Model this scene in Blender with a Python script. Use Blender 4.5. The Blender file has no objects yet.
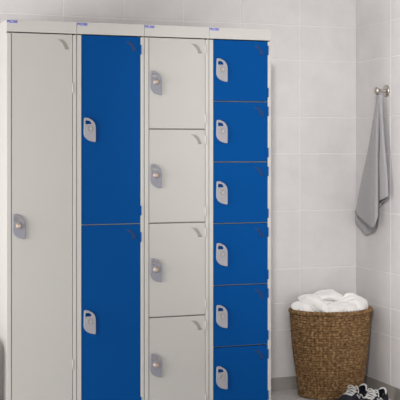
import bpy, bmesh, math, random
from mathutils import Vector, Matrix, noise
import numpy as np
C = bpy.context.scene.collection
PI = math.pi

# ------------------------------------------------------------------ materials
def srgb(r, g, b):
    f = lambda c: (c/255/12.92) if c <= 10 else ((c/255+0.055)/1.055)**2.4
    return (f(r), f(g), f(b), 1)

def mat(name, col, rough=0.5, metal=0.0, noise_scale=None, noise_amt=0.08, bump=0.0, bump_scale=200.0, spec=0.5, sheen=0.0, stretch=(1, 1, 1)):
    m = bpy.data.materials.new(name); m.use_nodes = True
    nt = m.node_tree; b = nt.nodes['Principled BSDF']
    b.inputs['Base Color'].default_value = col
    b.inputs['Roughness'].default_value = rough
    b.inputs['Metallic'].default_value = metal
    b.inputs['Specular IOR Level'].default_value = spec
    if sheen:
        b.inputs['Sheen Weight'].default_value = sheen
    tc = nt.nodes.new('ShaderNodeTexCoord')
    mp = nt.nodes.new('ShaderNodeMapping'); mp.inputs['Scale'].default_value = stretch
    nt.links.new(tc.outputs['Object'], mp.inputs['Vector'])
    if noise_scale:
        n = nt.nodes.new('ShaderNodeTexNoise'); n.inputs['Scale'].default_value = noise_scale
        n.inputs['Detail'].default_value = 6; n.inputs['Roughness'].default_value = 0.6
        nt.links.new(mp.outputs['Vector'], n.inputs['Vector'])
        r = nt.nodes.new('ShaderNodeValToRGB')
        lo = tuple(c*(1-noise_amt) for c in col[:3])+(1,); hi = tuple(min(1, c*(1+noise_amt)) for c in col[:3])+(1,)
        r.color_ramp.elements[0].position = 0.3; r.color_ramp.elements[0].color = lo
        r.color_ramp.elements[1].position = 0.7; r.color_ramp.elements[1].color = hi
        nt.links.new(n.outputs['Fac'], r.inputs['Fac'])
        nt.links.new(r.outputs['Color'], b.inputs['Base Color'])
    if bump:
        n2 = nt.nodes.new('ShaderNodeTexNoise'); n2.inputs['Scale'].default_value = bump_scale
        n2.inputs['Detail'].default_value = 4
        nt.links.new(mp.outputs['Vector'], n2.inputs['Vector'])
        bp = nt.nodes.new('ShaderNodeBump'); bp.inputs['Strength'].default_value = bump; bp.inputs['Distance'].default_value = 0.002
        nt.links.new(n2.outputs['Fac'], bp.inputs['Height'])
        nt.links.new(bp.outputs['Normal'], b.inputs['Normal'])
    return m

M_tile = mat('wall_tile', srgb(221, 218, 218), 0.55, noise_scale=7, noise_amt=0.05, bump=0.12, bump_scale=60)
M_grout = mat('tile_grout', srgb(234, 232, 229), 0.8)
M_skirt = mat('skirting_tile', srgb(163, 158, 152), 0.55, noise_scale=6, noise_amt=0.06)
M_floor = mat('floor_tile', srgb(216, 212, 212), 0.5, noise_scale=9, noise_amt=0.06)
M_floor_grout = mat('floor_grout', srgb(186, 182, 179), 0.8)
M_plaster = mat('plaster', srgb(200, 199, 196), 0.9, noise_scale=5, noise_amt=0.02)
M_grey = mat('grey_paint', srgb(187, 185, 180), 0.42, noise_scale=3, noise_amt=0.012, bump=0.03, bump_scale=900)
M_frame = mat('frame_paint', srgb(194, 192, 187), 0.42, noise_scale=3, noise_amt=0.012)
M_blue = mat('blue_paint', srgb(0, 71, 138), 0.5, noise_scale=3, noise_amt=0.02, bump=0.03, bump_scale=900, spec=0.06)
M_blue_vent = mat('blue_vent_paint', srgb(0, 56, 112), 0.5)
M_grey_vent = mat('grey_vent_paint', srgb(158, 154, 146), 0.5)
M_latch = mat('latch_plastic', srgb(156, 155, 161), 0.4)
M_latch_dark = mat('dark_latch_plastic', srgb(138, 138, 148), 0.4)
M_cam = mat('cam_lock_metal', srgb(158, 156, 156), 0.5, 0.2)
M_brass = mat('brass_lock_metal', srgb(182, 168, 156), 0.45, 0.4)
M_slot = mat('keyhole_dark', srgb(35, 33, 32), 0.6)
M_label = mat('label_white', srgb(196, 196, 214), 0.5)
M_ink = mat('label_ink', srgb(62, 62, 176), 0.5)
M_chrome = mat('brushed_steel', srgb(200, 194, 186), 0.3, 1.0)
M_towel = mat('grey_terry', srgb(172, 170, 173), 0.95, noise_scale=160, noise_amt=0.12, bump=0.8, bump_scale=420, spec=0.1, sheen=0.25)
M_white = mat('white_terry', srgb(250, 248, 246), 0.95, noise_scale=60, noise_amt=0.03, bump=0.5, bump_scale=380, spec=0.1, sheen=0.2)
M_navy = mat('navy_suede', srgb(44, 47, 56), 0.85, noise_scale=60, noise_amt=0.18, bump=0.3, bump_scale=600, spec=0.2)
M_black = mat('black_mesh_fabric', srgb(30, 30, 33), 0.9, noise_scale=300, noise_amt=0.3, bump=0.4, bump_scale=900, spec=0.15)
M_lace = mat('white_lace', srgb(226, 224, 222), 0.85, bump=0.3, bump_scale=800)
M_sole = mat('white_foam_sole', srgb(214, 208, 198), 0.7)
M_rubber = mat('dark_rubber', srgb(40, 40, 42), 0.8)
M_logo = mat('white_logo_leather', srgb(222, 222, 224), 0.5)
M_bin = mat('grey_bin_plastic', srgb(118, 115, 108), 0.55)
M_bin_lid = mat('grey_bin_lid_plastic', srgb(104, 101, 95), 0.5)
M_lampmetal = mat('lamp_metal', srgb(225, 225, 225), 0.4)

def wicker():
    m = bpy.data.materials.new('woven_seagrass'); m.use_nodes = True
    nt = m.node_tree; b = nt.nodes['Principled BSDF']
    b.inputs['Roughness'].default_value = 0.75; b.inputs['Specular IOR Level'].default_value = 0.25
    tc = nt.nodes.new('ShaderNodeTexCoord')
    n = nt.nodes.new('ShaderNodeTexNoise'); n.inputs['Scale'].default_value = 75; n.inputs['Detail'].default_value = 5
    nt.links.new(tc.outputs['Object'], n.inputs['Vector'])
    r = nt.nodes.new('ShaderNodeValToRGB')
    r.color_ramp.elements[0].position = 0.28; r.color_ramp.elements[0].color = srgb(86, 61, 38)
    r.color_ramp.elements[1].position = 0.72; r.color_ramp.elements[1].color = srgb(182, 150, 109)
    e = r.color_ramp.elements.new(0.5); e.color = srgb(132, 101, 67)
    nt.links.new(n.outputs['Fac'], r.inputs['Fac'])
    nt.links.new(r.outputs['Color'], b.inputs['Base Color'])
    return m
M_wicker = wicker()

def emit(name, col, s):
    m = bpy.data.materials.new(name); m.use_nodes = True
    b = m.node_tree.nodes['Principled BSDF']
    b.inputs['Emission Color'].default_value = col; b.inputs['Emission Strength'].default_value = s
    return m

# ------------------------------------------------------------------ helpers
def obj(name, me, mats, parent=None, loc=(0, 0, 0), smooth=False):
    if isinstance(me, bmesh.types.BMesh):
        m = bpy.data.meshes.new(name); me.normal_update(); me.to_mesh(m); me.free(); me = m
    o = bpy.data.objects.new(name, me); C.objects.link(o)
    for k in (mats if isinstance(mats, (list, tuple)) else [mats]):
        if len(me.materials) < len(mats if isinstance(mats, (list, tuple)) else [mats]): me.materials.append(k)
    if parent: o.parent = parent
    o.location = loc
    if smooth:
        for p in me.polygons: p.use_smooth = True
    return o

def tag(o, label, cat=None, group=None):
    o['label'] = label
    if cat: o['category'] = cat
    if group: o['group'] = group
    return o

def thing(name, label, cat, loc=(0, 0, 0), rotz=0, group=None):
    o = bpy.data.objects.new(name, None); C.objects.link(o)
    o.location = loc; o.rotation_euler = (0, 0, rotz); o.empty_display_size = 0.05
    return tag(o, label, cat, group)

def struct(name, me, mats, label=None):
    o = obj(name, me, mats); o['kind'] = 'structure'
    if label: o['label'] = label
    return o

def box(bm, lo, hi, bev=0.0, mi=0):
    c = [(a+b)/2 for a, b in zip(lo, hi)]; s = [abs(b-a) for a, b in zip(lo, hi)]
    r = bmesh.ops.create_cube(bm, size=1, matrix=Matrix.Translation(c) @ Matrix.Diagonal((*s, 1)))
    vs = r['verts']
    for f in {f for v in vs for f in v.link_faces}: f.material_index = mi
    if bev:
        es = list({e for v in vs for e in v.link_edges})
        bmesh.ops.bevel(bm, geom=es, offset=bev, segments=2, profile=0.6, affect='EDGES')

def quad(bm, pts, mi=0):
    f = bm.faces.new([bm.verts.new(p) for p in pts]); f.material_index = mi; return f

def tube(bm, pts, rad, n=10, closed=False, cap=True, mi=0):
    pts = [Vector(p) for p in pts]; N = len(pts)
    rads = rad if isinstance(rad, (list, tuple)) else [rad]*N
    rings = []; prev = None
    for i, p in enumerate(pts):
        a = pts[(i-1) % N] if (closed or i > 0) else p
        b = pts[(i+1) % N] if (closed or i < N-1) else p
        t = (b-a).normalized()
        if prev is None:
            u = t.orthogonal().normalized()
        else:
            u = (prev - t*prev.dot(t)).normalized()
        prev = u; w = t.cross(u)
        rings.append([bm.verts.new(p+(u*math.cos(2*PI*k/n)+w*math.sin(2*PI*k/n))*rads[i]) for k in range(n)])
    for i in range(N if closed else N-1):
        A, B = rings[i], rings[(i+1) % N]
        for k in range(n):
            f = bm.faces.new((A[k], A[(k+1) % n], B[(k+1) % n], B[k])); f.material_index = mi; f.smooth = True
    if cap and not closed:
        bm.faces.new(rings[0][::-1]).material_index = mi; bm.faces.new(rings[-1]).material_index = mi

def lathe(bm, prof, n=32, mat4=Matrix.Identity(4), mi=0):
    rings = []
    for r, z in prof:
        rings.append([bm.verts.new(mat4 @ Vector((r*math.cos(2*PI*k/n), r*math.sin(2*PI*k/n), z))) for k in range(n)])
    for A, B in zip(rings, rings[1:]):
        for k in range(n):
            f = bm.faces.new((A[k], A[(k+1) % n], B[(k+1) % n], B[k])); f.material_index = mi; f.smooth = True
    bm.faces.new(rings[0][::-1]).material_index = mi; bm.faces.new(rings[-1]).material_index = mi

def curve_mesh(outlines, depth, bevel=0.0, res=2):
    """flat filled outline (x right, y up) with thickness, as a mesh; holes by extra outlines"""
    cu = bpy.data.curves.new('outline', 'CURVE'); cu.dimensions = '2D'; cu.fill_mode = 'BOTH'
    cu.extrude = depth/2-bevel; cu.bevel_depth = bevel; cu.bevel_resolution = res; cu.offset = -bevel
    for pts in outlines:
        sp = cu.splines.new('POLY'); sp.points.add(len(pts)-1); sp.use_cyclic_u = True
        for q, (x, y) in zip(sp.points, pts): q.co = (x, y, 0, 1)
    o = bpy.data.objects.new('outline', cu); C.objects.link(o)
    dg = bpy.context.evaluated_depsgraph_get()
    me = bpy.data.meshes.new_from_object(o.evaluated_get(dg))
    bpy.data.objects.remove(o); bpy.data.curves.remove(cu)
    return me

def text_mesh(body, size, depth):
    cu = bpy.data.curves.new('lettering', 'FONT'); cu.body = body; cu.size = size; cu.extrude = depth/2; cu.offset = size*0.02
    cu.align_x = 'CENTER'; cu.align_y = 'CENTER'
    o = bpy.data.objects.new('lettering', cu); C.objects.link(o)
    dg = bpy.context.evaluated_depsgraph_get()
    me = bpy.data.meshes.new_from_object(o.evaluated_get(dg))
    bpy.data.objects.remove(o); bpy.data.curves.remove(cu)
    return me

def arc(cx, cy, rx, ry, a0, a1, n=10):
    return [(cx+rx*math.cos(math.radians(a0+(a1-a0)*i/n)), cy+ry*math.sin(math.radians(a0+(a1-a0)*i/n))) for i in range(n+1)]

# ------------------------------------------------------------------ camera (level, lens shifted down)
CAM = Vector((-2.7548, -5.1534, 1.2418)); PSI = 0.3499; FPX = 1099.43; YH = 148.0
cam = bpy.data.objects.new('camera', bpy.data.cameras.new('camera')); C.objects.link(cam)
cam.location = CAM; cam.rotation_euler = (PI/2, 0, -PSI)
cam.data.sensor_width = 36; cam.data.lens = FPX*36/400
cam.data.shift_y = -(200-YH)/400
cam.data.clip_start = 0.05
bpy.context.scene.camera = cam

# ------------------------------------------------------------------ the room
RX0, RY0, RH = -4.6, -6.4, 2.7
ROWS = [0.069, 0.31, 0.448, 0.622, 0.918, 1.213, 1.401, 1.694, 1.873, 2.17, 2.47, RH]
def tiled(bm, to3, us, umax_cols, zs, g=0.0022, dep=0.0016):
    """tile faces a hair proud of the grout bed; us(row) gives the column lines"""
    for i in range(len(zs)-1):
        z0, z1 = zs[i], zs[i+1]
        cols = us(i)
        for a, b in zip(cols, cols[1:]):
            e = 0.0014
            o = [(a+g, z0+g), (b-g, z0+g), (b-g, z1-g), (a+g, z1-g)]
            k = [(a+g+e, z0+g+e), (b-g-e, z0+g+e), (b-g-e, z1-g-e), (a+g+e, z1-g-e)]
            vo = [bm.verts.new(to3(u, z, 0)) for u, z in o]; vk = [bm.verts.new(to3(u, z, dep)) for u, z in k]
            bm.faces.new(vk).material_index = 0
            for q in range(4):
                bm.faces.new((vo[q], vo[(q+1) % 4], vk[(q+1) % 4], vk[q])).material_index = 0

def back_cols(i):
    c = [0.0, -0.325, -0.654] + [-0.654-0.3057*k for k in range(1, 14)]
    c = [x for x in c if x > RX0+0.05] + [RX0]
    return c[::-1]
def right_cols(i):
    c = [0.0, -0.363] + [-0.363-0.33*k for k in range(1, 20)]
    c = [x for x in c if x > RY0+0.05] + [RY0]
    return c[::-1]
T = 0.12
bm = bmesh.new()
box(bm, (RX0-T, 0, 0), (T, T, RH), mi=1)
tiled(bm, lambda u, z, d: (u, -d, z), back_cols, None, ROWS)
struct('wall_back', bm, [M_tile, M_grout])
bm = bmesh.new()
box(bm, (0, RY0, 0), (T, 0, RH), mi=1)
tiled(bm, lambda u, z, d: (-d, u, z), right_cols, None, ROWS)
bmesh.ops.recalc_face_normals(bm, faces=bm.faces)
struct('wall_right', bm, [M_tile, M_grout])
# left wall with an added, unseen opening near the back corner for fill light
WY0, WY1, WZ0, WZ1 = -2.5, -0.7, 0.45, 1.6
bm = bmesh.new()
box(bm, (RX0-T, RY0, 0), (RX0, WY0, RH)); box(bm, (RX0-T, WY1, 0), (RX0, 0, RH))
box(bm, (RX0-T, WY0, 0), (RX0, WY1, WZ0)); box(bm, (RX0-T, WY0, WZ1), (RX0, WY1, RH))
struct('wall_left', bm, M_plaster)
bm = bmesh.new()
for a, b in (((WY0, WZ0), (WY1, WZ0+.05)), ((WY0, WZ1-.05), (WY1, WZ1)), ((WY0, WZ0), (WY0+.05, WZ1)), ((WY1-.05, WZ0), (WY1, WZ1)), (((WY0+WY1)/2-.025, WZ0), ((WY0+WY1)/2+.025, WZ1))):
    box(bm, (RX0-.09, a[0], a[1]), (RX0-.03, b[0], b[1]), 0.004)
struct('added_window_1', bm, M_plaster)  # added frame, out of view, around the left fill light
FX = -2.0  # middle of an added opening in the front wall, for unseen fill light
bm = bmesh.new()
box(bm, (RX0-T, RY0-T, 0), (FX-1.0, RY0, RH)); box(bm, (FX+1.0, RY0-T, 0), (T, RY0, RH))
box(bm, (FX-1.0, RY0-T, 0), (FX+1.0, RY0, .6)); box(bm, (FX-1.0, RY0-T, 1.7), (FX+1.0, RY0, RH))
struct('wall_front', bm, M_plaster)
bm = bmesh.new()
for a, b in (((FX-1, .6), (FX+1, .65)), ((FX-1, 1.65), (FX+1, 1.7)), ((FX-1, .65), (FX-.95, 1.65)), ((FX+.95, .65), (FX+1, 1.65)), ((FX-.025, .65), (FX+.025, 1.65))):
    box(bm, (a[0], RY0-.09, a[1]), (b[0], RY0-.03, b[1]), 0.004)
struct('added_window_2', bm, M_plaster)  # added frame behind the camera, goes with the front fill light
bm = bmesh.new(); box(bm, (RX0-T, RY0-T, RH), (T, T, RH+.1)); struct('ceiling', bm, M_plaster)
bm = bmesh.new()
box(bm, (RX0-T, RY0-T, -.1), (T, T, -0.0012), mi=1)
FS = 0.6
nx = int(4.6/FS)+1; ny = int(6.4/FS)+1
for i in range(nx):
    for j in range(ny):
        x1 = -i*FS-0.18; x0 = x1-FS; y1 = -j*FS-0.33; y0 = y1-FS
        if i == 0: pass
        x0 = max(x0, RX0); y0 = max(y0, RY0)
        if x1 > x0 and y1 > y0:
            quad(bm, [(x0+.0015, y0+.0015, 0), (x1-.0015, y0+.0015, 0), (x1-.0015, y1-.0015, 0), (x0+.0015, y1-.0015, 0)])
    x1 = -i*FS-0.18; x0 = max(x1-FS, RX0)
    if x1 > x0: quad(bm, [(x0+.0015, -.3285, 0), (x1-.0015, -.3285, 0), (x1-.0015, 0, 0), (x0+.0015, 0, 0)])
for j in range(ny):
    y1 = -j*FS-0.33; y0 = max(y1-FS, RY0)
    if y1 > y0: quad(bm, [(-.1785, y0+.0015, 0), (0, y0+.0015, 0), (0, y1-.0015, 0), (-.1785, y1-.0015, 0)])
quad(bm, [(-.1785, -.3285, 0), (0, -.3285, 0), (0, 0, 0), (-.1785, 0, 0)])
struct('floor', bm, [M_floor, M_floor_grout])
bm = bmesh.new(); box(bm, (RX0, -.004, 0), (0, 0, .067), 0.001); struct('baseboard_back', bm, M_skirt)
bm = bmesh.new(); box(bm, (-.004, RY0, 0), (0, -.004, .067), 0.001); struct('baseboard_right', bm, M_skirt)

# ------------------------------------------------------------------ lockers
LW, LD, LH = 0.2975, 0.45, 1.78
LOC = Vector((-1.9402, -0.5631, 0)); LROT = -0.0119
DX0, DX1 = -0.150+0.0222, -0.150+0.2812          # door edges, from the locker's middle
FY = -LD/2                                       # front plane
DTOP, DBOT = 1.7255, 0.083

def place2d(me, x, z, y):                        # 2D outline (x, y up) onto the front plane
    me.transform(Matrix.Translation((x, y, z)) @ Matrix.Rotation(PI/2, 4, 'X'))
    return me

def latch_outline():
    w, h = 0.0258, 0.0525
    pts = [(-w, h-.004), (-w+.004, h)]
    pts += [(-w+.020, h-.001)]
    pts += arc(-.010, .008, .0358, .041, 78, 0, 12)
    pts += [(w, -h+.003), (w-.003, -h)]
    pts += [(w-.010, -h+.001)]
    pts += arc(w-.008, -.012, .045, .0385, 258, 180, 12)
    return pts
def latch_window():
    return [(-.0195, .037), (-.0175, .040), (-.002, .039), (.0045, .034), (.0075, .027), (.006, .0245), (-.0175, .0245), (-.0195, .0265)]

LATCH = {}
def latch_me(): 
    return curve_mesh([latch_outline(), latch_window()], 0.010, 0.002)

def swoosh():
    up = [(4.0, 8.1), (6.4, 8.1), (8.75, 8.4), (10.4, 9.2), (11.9, 10.4), (13.1, 12.0), (14.2, 13.9), (15.2, 15.9), (16.0, 17.9)]
    lo = [(4.0, 8.3), (5.2, 9.0), (6.5, 9.8), (7.8, 10.9), (9.0, 12.1), (10.1, 13.5), (11.0, 14.9), (11.6, 16.5), (11.9, 18.2)]
    f = lambda p: ((p[0]-19.6)*.0043, (3.4-p[1])*.0043)   # from the door's top right corner
    return [f(p) for p in up], [f(p) for p in lo]
def vent_mesh():
    ups, los = swoosh()
    me = curve_mesh([ups+los[::-1]], 0.0016, 0.0)
    bm = bmesh.new(); bm.from_mesh(me); bpy.data.meshes.remove(me)
    # raised louvre ribs following the sweep
    for k in range(4):
        f = (k+.5)/4
        tube(bm, [(a[0]*(1-f)+b[0]*f, a[1]*(1-f)+b[1]*f, .0008) for a, b in list(zip(ups, los))[2:]], .0013, 6)
    m2 = bpy.data.meshes.new('vent'); bm.to_mesh(m2); bm.free(); return m2

def hinge_bm(x, z):
    b = bmesh.new()
    lathe(b, [(.0030, -.021), (.0034, -.0205), (.0034, .0205), (.0030, .021)], 12, Matrix.Translation((x, FY-.0005, z)))
    box(b, (x-.012, FY+.0005, z-.018), (x, FY+.0025, z+.018), .0006)
    return b

def make_door(locker, z0, z1, blue, hinges):
    paint = M_blue if blue else M_grey
    y0 = FY+.0015
    bm = bmesh.new()
    box(bm, (DX0, y0, z0), (DX1, y0+.020, z1), .0014)
    d = obj('door', bm, paint, locker)
    zc = (z0+z1)/2
    if z1-z0 > 1.2: zc = 0.912
    lx = DX0+(.0305 if not blue else .0375 if z1-z0 < .5 else .0335)
    me = place2d(latch_me(), lx, zc, y0-.005)
    p = obj('latch', me, M_latch if blue else M_latch_dark, d)
    bm = bmesh.new()
    R = Matrix.Translation((lx-.002, y0-.010, zc+.004)) @ Matrix.Rotation(PI/2, 4, 'X')
    if blue:
        lathe(bm, [(.0135, -.002), (.0135, .0015), (.0125, .0024), (.0095, .0024), (.0085, .0014), (.004, .0014)], 24, R)
        o = obj('lock', bm, M_cam, d)
    else:
        lathe(bm, [(.0135, -.002), (.0135, .002), (.0100, .0032), (.0088, .013), (.0078, .0145), (.004, .0146)], 24, R)
        o = obj('lock', bm, M_brass, d); tag(o, 'protruding brass coloured cam lock')
    me = place2d(vent_mesh(), DX1, z1, y0-.0003)
    obj('vent_emblem', me, M_blue_vent if blue else M_grey_vent, d)
    for hz in hinges:
        obj('hinge', hinge_bm(DX1+.0018, hz), paint, d)
    return d

def make_locker(i, label, blue, cuts, hinge_fn):
    pos = LOC + Vector((math.cos(LROT)*(i*.3+.15)-math.sin(LROT)*LD/2, math.sin(LROT)*(i*.3+.15)+math.cos(LROT)*LD/2, 0))
    t = thing('locker', label, 'locker', pos, LROT, 'metal lockers standing in a row against the tiled wall')
    bm = bmesh.new(); w = LW/2; e = .0012
    box(bm, (-w, FY+.012, 0), (-w+.003, LD/2, LH-.003)); box(bm, (w-.003, FY+.012, 0), (w, LD/2, LH-.003))
    box(bm, (-w+.003, LD/2-.003, 0), (w-.003, LD/2, LH-.003))
    zs = [DTOP]+cuts+[DBOT]
    for z in zs[1:-1]:
        box(bm, (-w+.003, FY+.024, z-.004), (w-.003, LD/2-.003, z+.004))
    box(bm, (-w+.003, FY+.0125, DBOT-.006), (w-.003, LD/2-.003, DBOT-.002))
    obj('carcass', bm, M_frame, t)
    bm = bmesh.new()                              # front frame: jambs with return lips, plinth
    for s in (-1, 1):
        xi = DX0-.0022 if s < 0 else DX1+.0022
        lo, hi = sorted((s*w, xi))
        box(bm, (lo, FY, 0), (hi, FY+.014, LH-.056), .0022)
        lo, hi = sorted((xi-s*.001, xi-s*.008))
        box(bm, (lo, FY+.0125+.006, DBOT-.004), (hi, FY+.0200+.003, DTOP+.003))
    obj('front_frame', bm, M_frame, t)
    bm = bmesh.new(); box(bm, (-w+.0195, FY+.001, 0), (w-.0195, FY+.012, DBOT-.002), .001)
    obj('plinth', bm, M_frame, t)
    bm = bmesh.new(); box(bm, (-w-.0007, FY-.0012, DTOP+.0035), (w+.0007, FY+.02, LH), .0016)
    box(bm, (-w-.0007, FY+.018, LH-.004), (w+.0007, LD/2, LH), .001)
    obj('top_panel', bm, M_frame, t)
    # small maker's label at the top left corner
    bm = bmesh.new(); box(bm, (-w+.0012, FY-.0022, LH-.0165), (-w+.0425, FY-.0010, LH-.0035), .0003)
    nl = obj('name_label', bm, M_label, t); tag(nl, 'small blue lettered maker label')
    me = place2d(text_mesh('PROBE', .0150, .0008), -w+.0218, LH-.0100, FY-.0024)
    obj('lettering', me, M_ink, nl)
    n = len(zs)-1
    for k in range(n):
        z1 = zs[k]-(.001 if k == 0 else .0026); z0 = zs[k+1]+(.0 if k == n-1 else .0026)
        make_door(t, z0, z1, blue, hinge_fn(z0, z1))
    return t

make_locker(0, 'tall light grey locker with one full height door, leftmost of the row', False, [], lambda a, b: [1.497, 1.497-.0, ][:1]+[0.32])
make_locker(1, 'locker with two tall blue doors, between the two light grey lockers', True, [0.912], lambda a, b: [b-.055, a+.055])
make_locker(2, 'light grey locker with four stacked doors, between the two blue door lockers', False, [1.325, 0.913, 0.501], lambda a, b: [b-.045, a+.045])
make_locker(3, 'locker with six small blue doors, at the right end of the row', True, [1.451, 1.179, 0.904, 0.627, 0.352], lambda a, b: [b-.04, a+.04])

# ------------------------------------------------------------------ grey bin beside the first locker
t = thing('waste_bin', 'dark grey round topped bin beside the leftmost locker, mostly out of frame', 'bin', (-2.103, -0.44, 0), LROT)
bm = bmesh.new()
lathe(bm, [(.115, 0), (.118, .004), (.134, .33), (.138, .338), (.138, .345), (.10, .345)], 40)
obj('body', bm, M_bin, t)
bm = bmesh.new()
lathe(bm, [(.1375, .3455), (.139, .350), (.138, .385), (.130, .412), (.10, .434), (.04, .442), (.008, .443)], 40)
obj('lid', bm, M_bin_lid, t)

# ------------------------------------------------------------------ wicker basket
BX, BY, BA, BB, BH = -0.234, -0.170, 0.2085, 0.157, 0.425
def basket_prof(v):                               # scale of the oval at height fraction v
    return 0.775+0.205*(1-(1-v)**1.55)+0.02*v
basket = thing('wicker_basket', 'round woven brown wicker laundry basket full of white towels in the corner', 'basket', (BX, BY, 0))
bm = bmesh.new()
NU, NV = 560, 238; ROWN, ST = 34, 56
g = []
for j in range(NV+1):
    v = j/NV; s = basket_prof(v); row = []
    rp = v*ROWN; ri = math.floor(rp); rf = rp-ri
    for i in range(NU):
        a = 2*PI*i/NU
        ph = a*ST/2+(PI*(ri % 2))
        wob = noise.noise(Vector((ri*3.7, i*ST/NU, 1.3)))
        ropes = math.sin(PI*min(max(rf, 0), 1))**.6
        d = .0110*ropes*(.1+.9*abs(math.sin(ph/1.0+PI/4))**.8)+.003*wob-.005
        if ropes < .35: d -= .0015
        sag = .004*noise.noise(Vector((math.cos(a)*2, math.sin(a)*2, v*2)))
        z = BH*v+.0025*noise.noise(Vector((math.cos(a)*4, math.sin(a)*4, ri*.9)))*(1 if .02 < v < .98 else 0)
        row.append(bm.verts.new(((BA*s+d+sag)*math.cos(a), (BB*s+d+sag)*math.sin(a), z+.003)))
    g.append(row)
for A, B in zip(g, g[1:]):
    for i in range(NU):
        f = bm.faces.new((A[i], A[(i+1) % NU], B[(i+1) % NU], B[i])); f.smooth = True
# inner skin and bottom
gi = []
for j in range(0, 21):
    v = 1-j/20*.985; s = basket_prof(v)
    gi.append([bm.verts.new(((BA*s-.012)*math.cos(2*PI*i/NU), (BB*s-.012)*math.sin(2*PI*i/NU), BH*v+.003)) for i in range(NU)])
for A, B in zip([g[-1]]+gi, gi):
    for i in range(NU):
        bm.faces.new((A[i], A[(i+1) % NU], B[(i+1) % NU], B[i]))
bm.faces.new(gi[-1]); bm.faces.new(g[0][::-1])
obj('woven_body', bm, M_wicker, basket)
bm = bmesh.new()                                   # braided rim: two twisted strands
for ph in (0, PI):
    pts = []
    n = 320
    for i in range(n):
        a = 2*PI*i/n; tw = a*34+ph
        rr = .0055*math.cos(tw); zz = .0055*math.sin(tw)
        pts.append(((BA+rr+.001)*math.cos(a), (BB+rr+.001)*math.sin(a), BH+.002+zz))
    tube(bm, pts, .0072, 8, closed=True)
obj('braided_rim', bm, M_wicker, basket)
bm = bmesh.new()                                   # base coil
for ph in (0, PI):
    pts = []
    for i in range(260):
        a = 2*PI*i/260; tw = a*28+ph; s = basket_prof(0)
        pts.append(((BA*s+.004+.003*math.cos(tw))*math.cos(a), (BB*s+.004+.003*math.cos(tw))*math.sin(a), .0105+.003*math.sin(tw)))
    tube(bm, pts, .0062, 8, closed=True)
obj('base_coil', bm, M_wicker, basket)

# ------------------------------------------------------------------ white towels in the basket
def fold_towel(name, label, pos, rot, length, width, layers, lh, bend, seed, sag=0.9, roll=0.0, amp=0.013):
    """a towel folded into layers, laid over the heap: an S-folded ribbon swept along a drooping path"""
    rnd = random.Random(seed)
    path = []                                     # centre line of the folded cloth in (y, z)
    for k in range(layers):
        wk = width*(1-.10*k*rnd.random()); off = (rnd.random()-.5)*.02
        ys = [off-wk/2+wk*i/12 for i in range(13)]
        if k % 2: ys = ys[::-1]
        z = k*lh
        path += [Vector((y, z+.35*lh*math.sin(i*1.3+k*2+seed))) for i, y in enumerate(ys)]
        if k < layers-1:
            s = 1 if ys[-1] > ys[0] else -1
            path += [Vector((ys[-1]+s*lh*.55*math.sin(PI*q/5), z+lh*q/5)) for q in range(1, 5)]
    P = [path[0]]
    for p in path[1:]:
        if (p-P[-1]).length > .003: P.append(p)
    th = lh*.42
    up, dn = [], []
    for i, p in enumerate(P):
        a = P[max(i-1, 0)]; b = P[min(i+1, len(P)-1)]; tn = (b-a).normalized(); nn = Vector((-tn.y, tn.x))
        up.append(p+nn*th); dn.append(p-nn*th)
    e1 = P[-1]+(P[-1]-P[-2]).normalized()*th; e0 = P[0]-(P[1]-P[0]).normalized()*th
    prof = [e0]+up+[e1]+dn[::-1]
    bm = bmesh.new(); NS = 72; rings = []
    Rm = Matrix.Translation(pos) @ Matrix.Rotation(rot[2], 4, 'Z') @ Matrix.Rotation(rot[1], 4, 'Y') @ Matrix.Rotation(rot[0], 4, 'X')
    for j in range(NS+1):
        s = j/NS*2-1
        x = s*length/2
        taper = 1-.30*abs(s)**3
        ring = []
        tw = roll*s
        for q in prof:
            y, z = q.x*taper, q.y*(1-.25*abs(s)**2)
            y, z = y*math.cos(tw)-z*math.sin(tw), y*math.sin(tw)+z*math.cos(tw)
            v = Vector((x, y+bend*s*s, z-sag*x*x-.5*sag*y*y))
            nv = Vector((v.x*14, v.y*14, v.z*14+seed*7.1))
            v += amp*Vector((noise.noise(nv), noise.noise(nv+Vector((9, 2, 5))), 1.1*noise.noise(nv+Vector((3, 7, 1)))))
            # sharp creases running roughly across the folds
            rv = Vector((v.x*21, v.y*9, v.z*10+seed*3.3))+.6*Vector((noise.noise(nv*1.3), noise.noise(nv*1.3+Vector((5, 5, 5))), 0))
            r1 = (1-abs(noise.noise(rv)))**2.5; r2 = (1-abs(noise.noise(rv*1.9+Vector((2, 8, 4)))))**2.5
            v += Vector((0, 0, .011*(r1-.45)+.003*(r2-.45)))
            nv *= 2.4
            v += amp*.22*Vector((noise.noise(nv), noise.noise(nv+Vector((9, 2, 5))), noise.noise(nv+Vector((3, 7, 1)))))
            ring.append(bm.verts.new(Rm @ v))
        rings.append(ring)
    n = len(prof)
    for A, B in zip(rings, rings[1:]):
        for k in range(n):
            f = bm.faces.new((A[k], A[(k+1) % n], B[(k+1) % n], B[k])); f.smooth = True
    bm.faces.new(rings[0][::-1]); bm.faces.new(rings[-1])
    bmesh.ops.recalc_face_normals(bm, faces=bm.faces)
    o = obj(name, bm, M_white)
    sub = o.modifiers.new('soft', 'SUBSURF'); sub.levels = 1; sub.render_levels = 1
    return tag(o, label, 'towel', 'white towels heaped in the basket')

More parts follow.
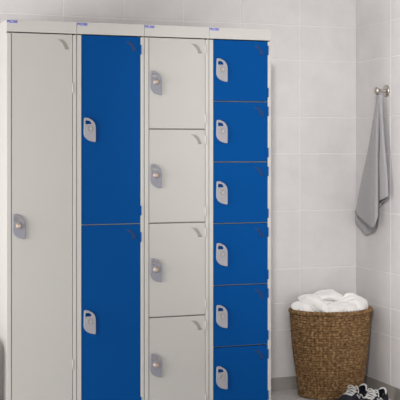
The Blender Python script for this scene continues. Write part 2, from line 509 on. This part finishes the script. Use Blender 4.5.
fold_towel('towel', 'white towel rolled and slumped over the left side of the basket', (BX-.114, BY-.012, .421), (.55, .36, .80), .150, .080, 3, .033, .020, 2, 2.2, .5)
fold_towel('towel', 'white folded towel lying on top of the heap, highest in the basket', (BX-.004, BY+.036, .412), (.22, .07, -.10), .175, .085, 4, .029, -.015, 5, 1.4, .25)
fold_towel('towel', 'white towel with a smooth fold, just behind the front rim of the basket', (BX+.006, BY-.076, .397), (.42, -.05, .06), .190, .056, 3, .029, .0, 9, 1.2, .2)
fold_towel('towel', 'white towel bunched up at the right side of the basket', (BX+.116, BY-.016, .409), (.35, .28, -.75), .135, .085, 3, .033, -.02, 13, 2.2, -.5)

# ------------------------------------------------------------------ wall hook and grey towel
def px_plane_x(px, py, xw):                       # point on the plane x = xw seen at that place
    t = (px-200)/FPX
    d = Vector((math.sin(PSI)+t*math.cos(PSI), math.cos(PSI)-t*math.sin(PSI)))
    s = (xw-CAM.x)/d.x
    return Vector((xw, CAM.y+s*d.y, CAM.z+s*(YH-py)/FPX))
hp = px_plane_x(387, 91.0, 0)
HY, HZ = hp.y, hp.z
hook = thing('wall_hook', 'round brushed steel wall hook on the right tiled wall holding the grey towel', 'hook', (0, HY, HZ))
Rh = Matrix.Rotation(-PI/2, 4, 'Y')
bm = bmesh.new(); lathe(bm, [(.028, .0015), (.0300, .003), (.0300, .007), (.027, .0100), (.012, .0115), (.004, .0118)], 36, Rh); obj('flange', bm, M_chrome, hook)
bm = bmesh.new(); lathe(bm, [(.0105, .010), (.008, .016), (.0070, .044), (.009, .050)], 24, Rh); obj('peg', bm, M_chrome, hook)
bm = bmesh.new(); lathe(bm, [(.008, .049), (.0160, .0505), (.0190, .054), (.0195, .059), (.0185, .065), (.014, .069), (.004, .070)], 30, Rh); obj('knob', bm, M_chrome, hook)

cols = [  # foot of each column: picture place and distance off the wall
    (375.5, 229.5, .014), (371, 232.5, .014), (365.5, 235, .015), (360.5, 229, .018), (356.0, 223, .022), (355.6, 212, .032),
    (357.5, 215.5, .044), (362, 219.5, .054), (367, 223.8, .060), (372, 227.6, .062), (375, 224, .060), (377.5, 217, .050), (377.9, 209, .034),
    (378.2, 204, .010), (378.9, 201.2, .009), (379.6, 200.6, .034), (381.5, 199.6, .048), (384.5, 198.2, .048), (387.4, 196.5, .044), (388.2, 197.0, .034), (386.5, 199.5, .020), (382, 203, .014), (379, 208, .012)]
feet = [px_plane_x(a, b, -n) for a, b, n in cols]
def catmull(P, t):
    i = min(int(t), len(P)-2); f = t-i
    p0, p1, p2, p3 = P[max(i-1, 0)], P[i], P[i+1], P[min(i+2, len(P)-1)]
    return .5*((2*p1)+(p2-p0)*f+(2*p0-5*p1+4*p2-p3)*f*f+(3*p1-p0-3*p2+p3)*f**3)
bm = bmesh.new(); NUu, NVv = 120, 70; grid = []
top0 = Vector((-.040, HY, HZ-.0150))
for j in range(NVv+1):
    v = j/NVv; row = []
    for i in range(NUu+1):
        tt = i/NUu*(len(feet)-1)
        B = catmull(feet, tt)
        k = i/NUu
        # gathered neck: columns come together in a small pleated bundle under the peg
        ang = 2*PI*(k*1.0)
        tp = top0+Vector((.0075*math.cos(ang*3+1), -.010*(1-2*k)*-1+.004*math.sin(ang*3), -.004*abs(math.sin(ang*2))))
        w = v**.86
        p = tp.lerp(B, v); 
        p.x = tp.x+(B.x-tp.x)*(1-(1-v)**1.6); p.y = tp.y+(B.y-tp.y)*w
        wr = .0065*math.sin(PI*min(v*1.05, 1))
        p.x += wr*noise.noise(Vector((k*9, v*2.2, .3)))*1.0
        p.y += wr*.8*noise.noise(Vector((k*9, v*2.2, 4.3)))
        p.x = min(p.x, -.006)
        row.append(bm.verts.new(p))
    grid.append(row)
for A, B in zip(grid, grid[1:]):
    for i in range(NUu):
        f = bm.faces.new((A[i], A[i+1], B[i+1], B[i])); f.smooth = True
tw = obj('hanging_towel', bm, M_towel)
so = tw.modifiers.new('thickness', 'SOLIDIFY'); so.thickness = .0045; so.offset = 0
tag(tw, 'grey towel hanging in folds from the steel hook on the right wall', 'towel')
bm = bmesh.new()                                   # hanging loop over the peg
tube(bm, [(-.040+.001*math.sin(a*2), HY+.0105*math.sin(a), HZ-.004+.0135*math.cos(a)) for a in [2*PI*k/20 for k in range(20)]], .0016, 6, closed=True)
obj('hanging_loop', bm, M_towel, tw)

# ------------------------------------------------------------------ sneakers
def lerp_tab(tab, t):
    for (a, *va), (b, *vb) in zip(tab, tab[1:]):
        if t <= b:
            f = (t-a)/(b-a) if b > a else 0; f = f*f*(3-2*f)
            return [x+(y-x)*f for x, y in zip(va, vb)]
    return list(tab[-1][1:])
SL = 0.285
# t along the shoe from heel to toe: half width at sole, shoe top height, centre-line shift
TAB = [(0, .020, .070, 0), (.03, .029, .088, 0), (.10, .036, .088, 0), (.25, .036, .074, .001), (.38, .037, .084, .003), (.48, .041, .083, .005), (.62, .047, .066, .006), (.78, .047, .052, .005), (.90, .038, .045, .003), (.97, .024, .038, 0), (1.0, .010, .028, -.002)]
def shoe_pt(t, a, inset=0.0):
    """a in -1..1 runs over the upper from one side of the sole to the other"""
    w, h, c = lerp_tab(TAB, t); z0 = .022
    ang = a*PI/2
    x = math.copysign(abs(math.sin(ang))**.72, ang)*(w-inset)
    z = z0+(h-z0-inset)*(abs(math.cos(ang))**.72)
    x *= 1-.22*max(0, (z-z0)/.07)**1.2
    return Vector((SL*t, x+c, z))
def gap(t):                                        # half width (in a) of the opening / throat
    if .06 < t < .44: return .60*math.sin(PI*min(1, (t-.06)/.16)/2)*(1 if t < .36 else 1-(t-.36)/.08*.42)
    if .44 <= t < .66: return .35-.10*(t-.44)/.22
    return 0
def make_shoe(label, heel, ang):
    s = thing('sneaker', label, 'shoe', heel, ang, 'pair of dark sneakers on the floor by the basket'); s.scale = (.86, .86, .82)
    # outsole and midsole
    def sole(z0, z1, grow, m, name):
        bm = bmesh.new(); R = []
        N = 64
        ts = [i/N for i in range(N+1)]
        side = [(SL*t, lerp_tab(TAB, t)) for t in ts]
        ring = [(x+(grow if t > .9 else 0)*(t-.9)*10-(grow*(1-t*20) if t < .05 else 0), q[0]+grow+q[2]) for t, (x, q) in zip(ts, side)] + [(x+(grow if t > .9 else 0)*(t-.9)*10-(grow*(1-t*20) if t < .05 else 0), -q[0]-grow+q[2]) for t, (x, q) in list(zip(ts, side))[::-1]]
        for z, ins in ((z0, .0025), (z0+.003, 0), (z1-.003, 0), (z1, .0025)):
            rr = []
            for x, y in ring:
                toe = max(0, (x/SL-.75)/.25)**2*.012
                rr.append(bm.verts.new((x, y-math.copysign(ins, y), z+toe)))
            R.append(rr)
        n = len(ring)
        for A, B in zip(R, R[1:]):
            for k in range(n): bm.faces.new((A[k], A[(k+1) % n], B[(k+1) % n], B[k])).smooth = True
        bm.faces.new(R[0][::-1]); bm.faces.new(R[-1])
        bmesh.ops.recalc_face_normals(bm, faces=bm.faces)
        return obj(name, bm, m, s)
    sole(0, .008, .003, M_rubber, 'outsole')
    sole(.0075, .027, .0035, M_sole, 'midsole')
    # upper, with the ankle opening and throat left open
    bm = bmesh.new(); NT, NA = 72, 20
    for sd in (-1, 1):
        G = []
        for i in range(NT+1):
            t = i/NT; gp = gap(t)
            G.append([bm.verts.new(shoe_pt(t, sd*(1-(1-gp)*k/NA))) for k in range(NA+1)])
        for A, B in zip(G, G[1:]):
            for k in range(NA):
                f = bm.faces.new((A[k], A[k+1], B[k+1], B[k])); f.smooth = True
    bmesh.ops.remove_doubles(bm, verts=bm.verts, dist=.0002)
    bmesh.ops.recalc_face_normals(bm, faces=bm.faces)
    up = obj('upper', bm, M_navy, s)
    sm = up.modifiers.new('thickness', 'SOLIDIFY'); sm.thickness = .0035; sm.offset = -1
    # insole floor
    bm = bmesh.new()
    G = [[bm.verts.new((SL*t, lerp_tab(TAB, t)[2]+sd*(lerp_tab(TAB, t)[0]-.004), .030)) for sd in (-1, 1)] for t in [.03+.6*i/20 for i in range(21)]]
    for A, B in zip(G, G[1:]): bm.faces.new((A[0], A[1], B[1], B[0]))
    obj('insole', bm, M_black, s)
    # padded collar around the ankle opening
    pts = []
    for i in range(25):
        t = .42-(.42-.062)*i/24; pts.append(shoe_pt(t, gap(t)))
    for i in range(1, 25):
        t = .062+(.42-.062)*i/24; pts.append(shoe_pt(t, -gap(t)))
    bm = bmesh.new(); tube(bm, pts, .0048, 8); obj('collar', bm, M_black, s)
    # white heel tab loop
    bm = bmesh.new()
    tube(bm, [shoe_pt(.13, .62)+Vector((0, 0, .004)), shoe_pt(.09, .45)+Vector((0, 0, .007)), shoe_pt(.06, .25)+Vector((0, 0, .009)), shoe_pt(.05, 0)+Vector((0, 0, .010)), shoe_pt(.06, -.25)+Vector((0, 0, .009)), shoe_pt(.09, -.45)+Vector((0, 0, .007)), shoe_pt(.13, -.62)+Vector((0, 0, .004))], .0058, 8)
    box(bm, (-.002, -.008, .040), (.004, .008, .092), .0015)
    obj('heel_tab', bm, M_logo, s)
    # tongue
    bm = bmesh.new(); G = []
    for i in range(17):
        t = .34+.33*i/16
        w, h, c = lerp_tab(TAB, t)
        lift = .016*max(0, 1-(t-.34)/.12)
        G.append([bm.verts.new((SL*t-.012*max(0, 1-(t-.34)/.1), c+(k/6*2-1)*.024, h-.004+lift-.006*(k/6*2-1)**2)) for k in range(7)])
    for A, B in zip(G, G[1:]):
        for k in range(6):
            f = bm.faces.new((A[k], A[k+1], B[k+1], B[k])); f.smooth = True
    tg = obj('tongue', bm, M_black, s); sm = tg.modifiers.new('thickness', 'SOLIDIFY'); sm.thickness = .006; sm.offset = 0
    # eyestays
    for sd in (-1, 1):
        bm = bmesh.new(); G = []
        for i in range(15):
            t = .385+.275*i/14; gp = gap(t)
            G.append([bm.verts.new(shoe_pt(t, sd*(gp+.26*k/3), -.0015)) for k in range(4)])
        for A, B in zip(G, G[1:]):
            for k in range(3):
                f = bm.faces.new((A[k], A[k+1], B[k+1], B[k])); f.smooth = True
        bmesh.ops.recalc_face_normals(bm, faces=bm.faces)
        es = obj('eyestay', bm, M_navy, s); sm = es.modifiers.new('thickness', 'SOLIDIFY'); sm.thickness = .003; sm.offset = 0
    # laces: seven crossings and a bow
    bm = bmesh.new()
    for i in range(6):
        t = .40+.25*i/5; t2 = t+.022; g1 = gap(t)+.12
        for sd in (-1, 1):
            A = shoe_pt(t, sd*g1, -.004); B = shoe_pt(t2, -sd*(gap(t2)+.12), -.004); Mid = shoe_pt((t+t2)/2, 0, -.006)
            tube(bm, [A, A.lerp(Mid, .5)+Vector((0, 0, .003)), Mid, B.lerp(Mid, .5)+Vector((0, 0, .003)), B], .0026, 6)
    K = shoe_pt(.40, 0, -.008)+Vector((0, 0, .004))
    for sd in (-1, 1):
        tube(bm, [K, K+Vector((.006, sd*.014, .012)), K+Vector((.010, sd*.030, .010)), K+Vector((.014, sd*.038, -.004)), K+Vector((.016, sd*.026, -.002)), K], .0027, 6)
        tube(bm, [K, K+Vector((-.004, sd*.012, .006)), K+Vector((.004, sd*.032, -.008)), K+Vector((.018, sd*.042, -.026))], .0025, 6)
    tube(bm, [K+Vector((0, -.006, 0)), K+Vector((0, .006, 0))], .0055, 8)
    obj('laces', bm, M_lace, s)
    # side logo: a broad slanted letter N laid on each flank
    for sd in (-1, 1):
        bm = bmesh.new()
        def strip(p, q, wd):
            n = 10; rows = []
            for k in range(n+1):
                t = p[0]+(q[0]-p[0])*k/n; a = p[1]+(q[1]-p[1])*k/n
                rows.append([bm.verts.new(shoe_pt(t+dt, sd*a, -.0016)) for dt in (-wd, -wd/3, wd/3, wd)])
            for A, B in zip(rows, rows[1:]):
                for m_ in range(3): bm.faces.new((A[m_], A[m_+1], B[m_+1], B[m_])).smooth = True
        strip((.27, .93), (.335, .62), .022); strip((.335, .62), (.415, .93), .022); strip((.415, .93), (.48, .62), .022)
        bmesh.ops.recalc_face_normals(bm, faces=bm.faces)
        lo = obj('side_logo', bm, M_logo, s); sm = lo.modifiers.new('thickness', 'SOLIDIFY'); sm.thickness = .0016; sm.offset = 0
    # toe guard
    bm = bmesh.new(); G = []
    for i in range(13):
        t = .90+.10*i/12
        G.append([bm.verts.new(shoe_pt(min(t, 1), -1+2*k/16*1.0, -.002)) for k in range(17)])
    for A, B in zip(G, G[1:]):
        for k in range(16): bm.faces.new((A[k], A[k+1], B[k+1], B[k])).smooth = True
    bmesh.ops.recalc_face_normals(bm, faces=bm.faces)
    tgd = obj('toe_guard', bm, M_navy, s); sm = tgd.modifiers.new('thickness', 'SOLIDIFY'); sm.thickness = .002; sm.offset = 0
    return s
TOE = math.atan2(-.43, -.90)
make_shoe('dark sneaker with white laces, nearest the basket, behind the other sneaker', (-.132, -.348, 0), TOE)
make_shoe('dark sneaker nearest the camera, in front of the other sneaker by the right wall', (-.083, -.450, 0), TOE+.03)

# ------------------------------------------------------------------ light
def area(name, loc, rot, sx, sy, power, col):
    l = bpy.data.lights.new(name, 'AREA'); l.shape = 'RECTANGLE'; l.size = sx; l.size_y = sy; l.energy = power; l.color = col
    o = bpy.data.objects.new(name, l); C.objects.link(o); o.location = loc; o.rotation_euler = rot; return o
def aim(o, target):
    o.rotation_euler = (Vector(target)-o.location).to_track_quat('-Z', 'Y').to_euler()
def spot(name, loc, target, power, angle, blend, radius, col):
    l = bpy.data.lights.new(name, 'SPOT'); l.energy = power; l.spot_size = math.radians(angle); l.spot_blend = blend; l.shadow_soft_size = radius; l.color = col
    o = bpy.data.objects.new(name, l); C.objects.link(o); o.location = loc; aim(o, target); return o
PW = (88, 53, 320, 0.25)
area('left_fill_area', (RX0-.02, (WY0+WY1)/2, (WZ0+WZ1)/2), (0, -PI/2, 0), 1.1, 1.7, PW[0], (1, .995, .99))  # added area light, unseen, brightens the left side of the lockers
area('front_fill_area', (FX, RY0+.02-.06, 1.15), (PI/2, 0, 0), 1.9, 1.0, PW[1], (1, .995, .99))  # added softbox behind the camera, lights the doors evenly
spot('wall_pool_spot', (-2.38, -4.0, 2.5), (-.02, 0, 1.06), PW[2], 35, 1.0, .10, (1, .99, .975))  # added spot without a lamp body, makes the bright pool on the walls
w = bpy.data.worlds.new('world'); bpy.context.scene.world = w; w.use_nodes = True
w.node_tree.nodes['Background'].inputs['Color'].default_value = (.9, .95, 1, 1)
w.node_tree.nodes['Background'].inputs['Strength'].default_value = PW[3]

vs = bpy.context.scene.view_settings
vs.view_transform = 'Standard'; vs.look = 'None'; vs.gamma = 1; vs.use_curve_mapping = False; vs.exposure = 0.0
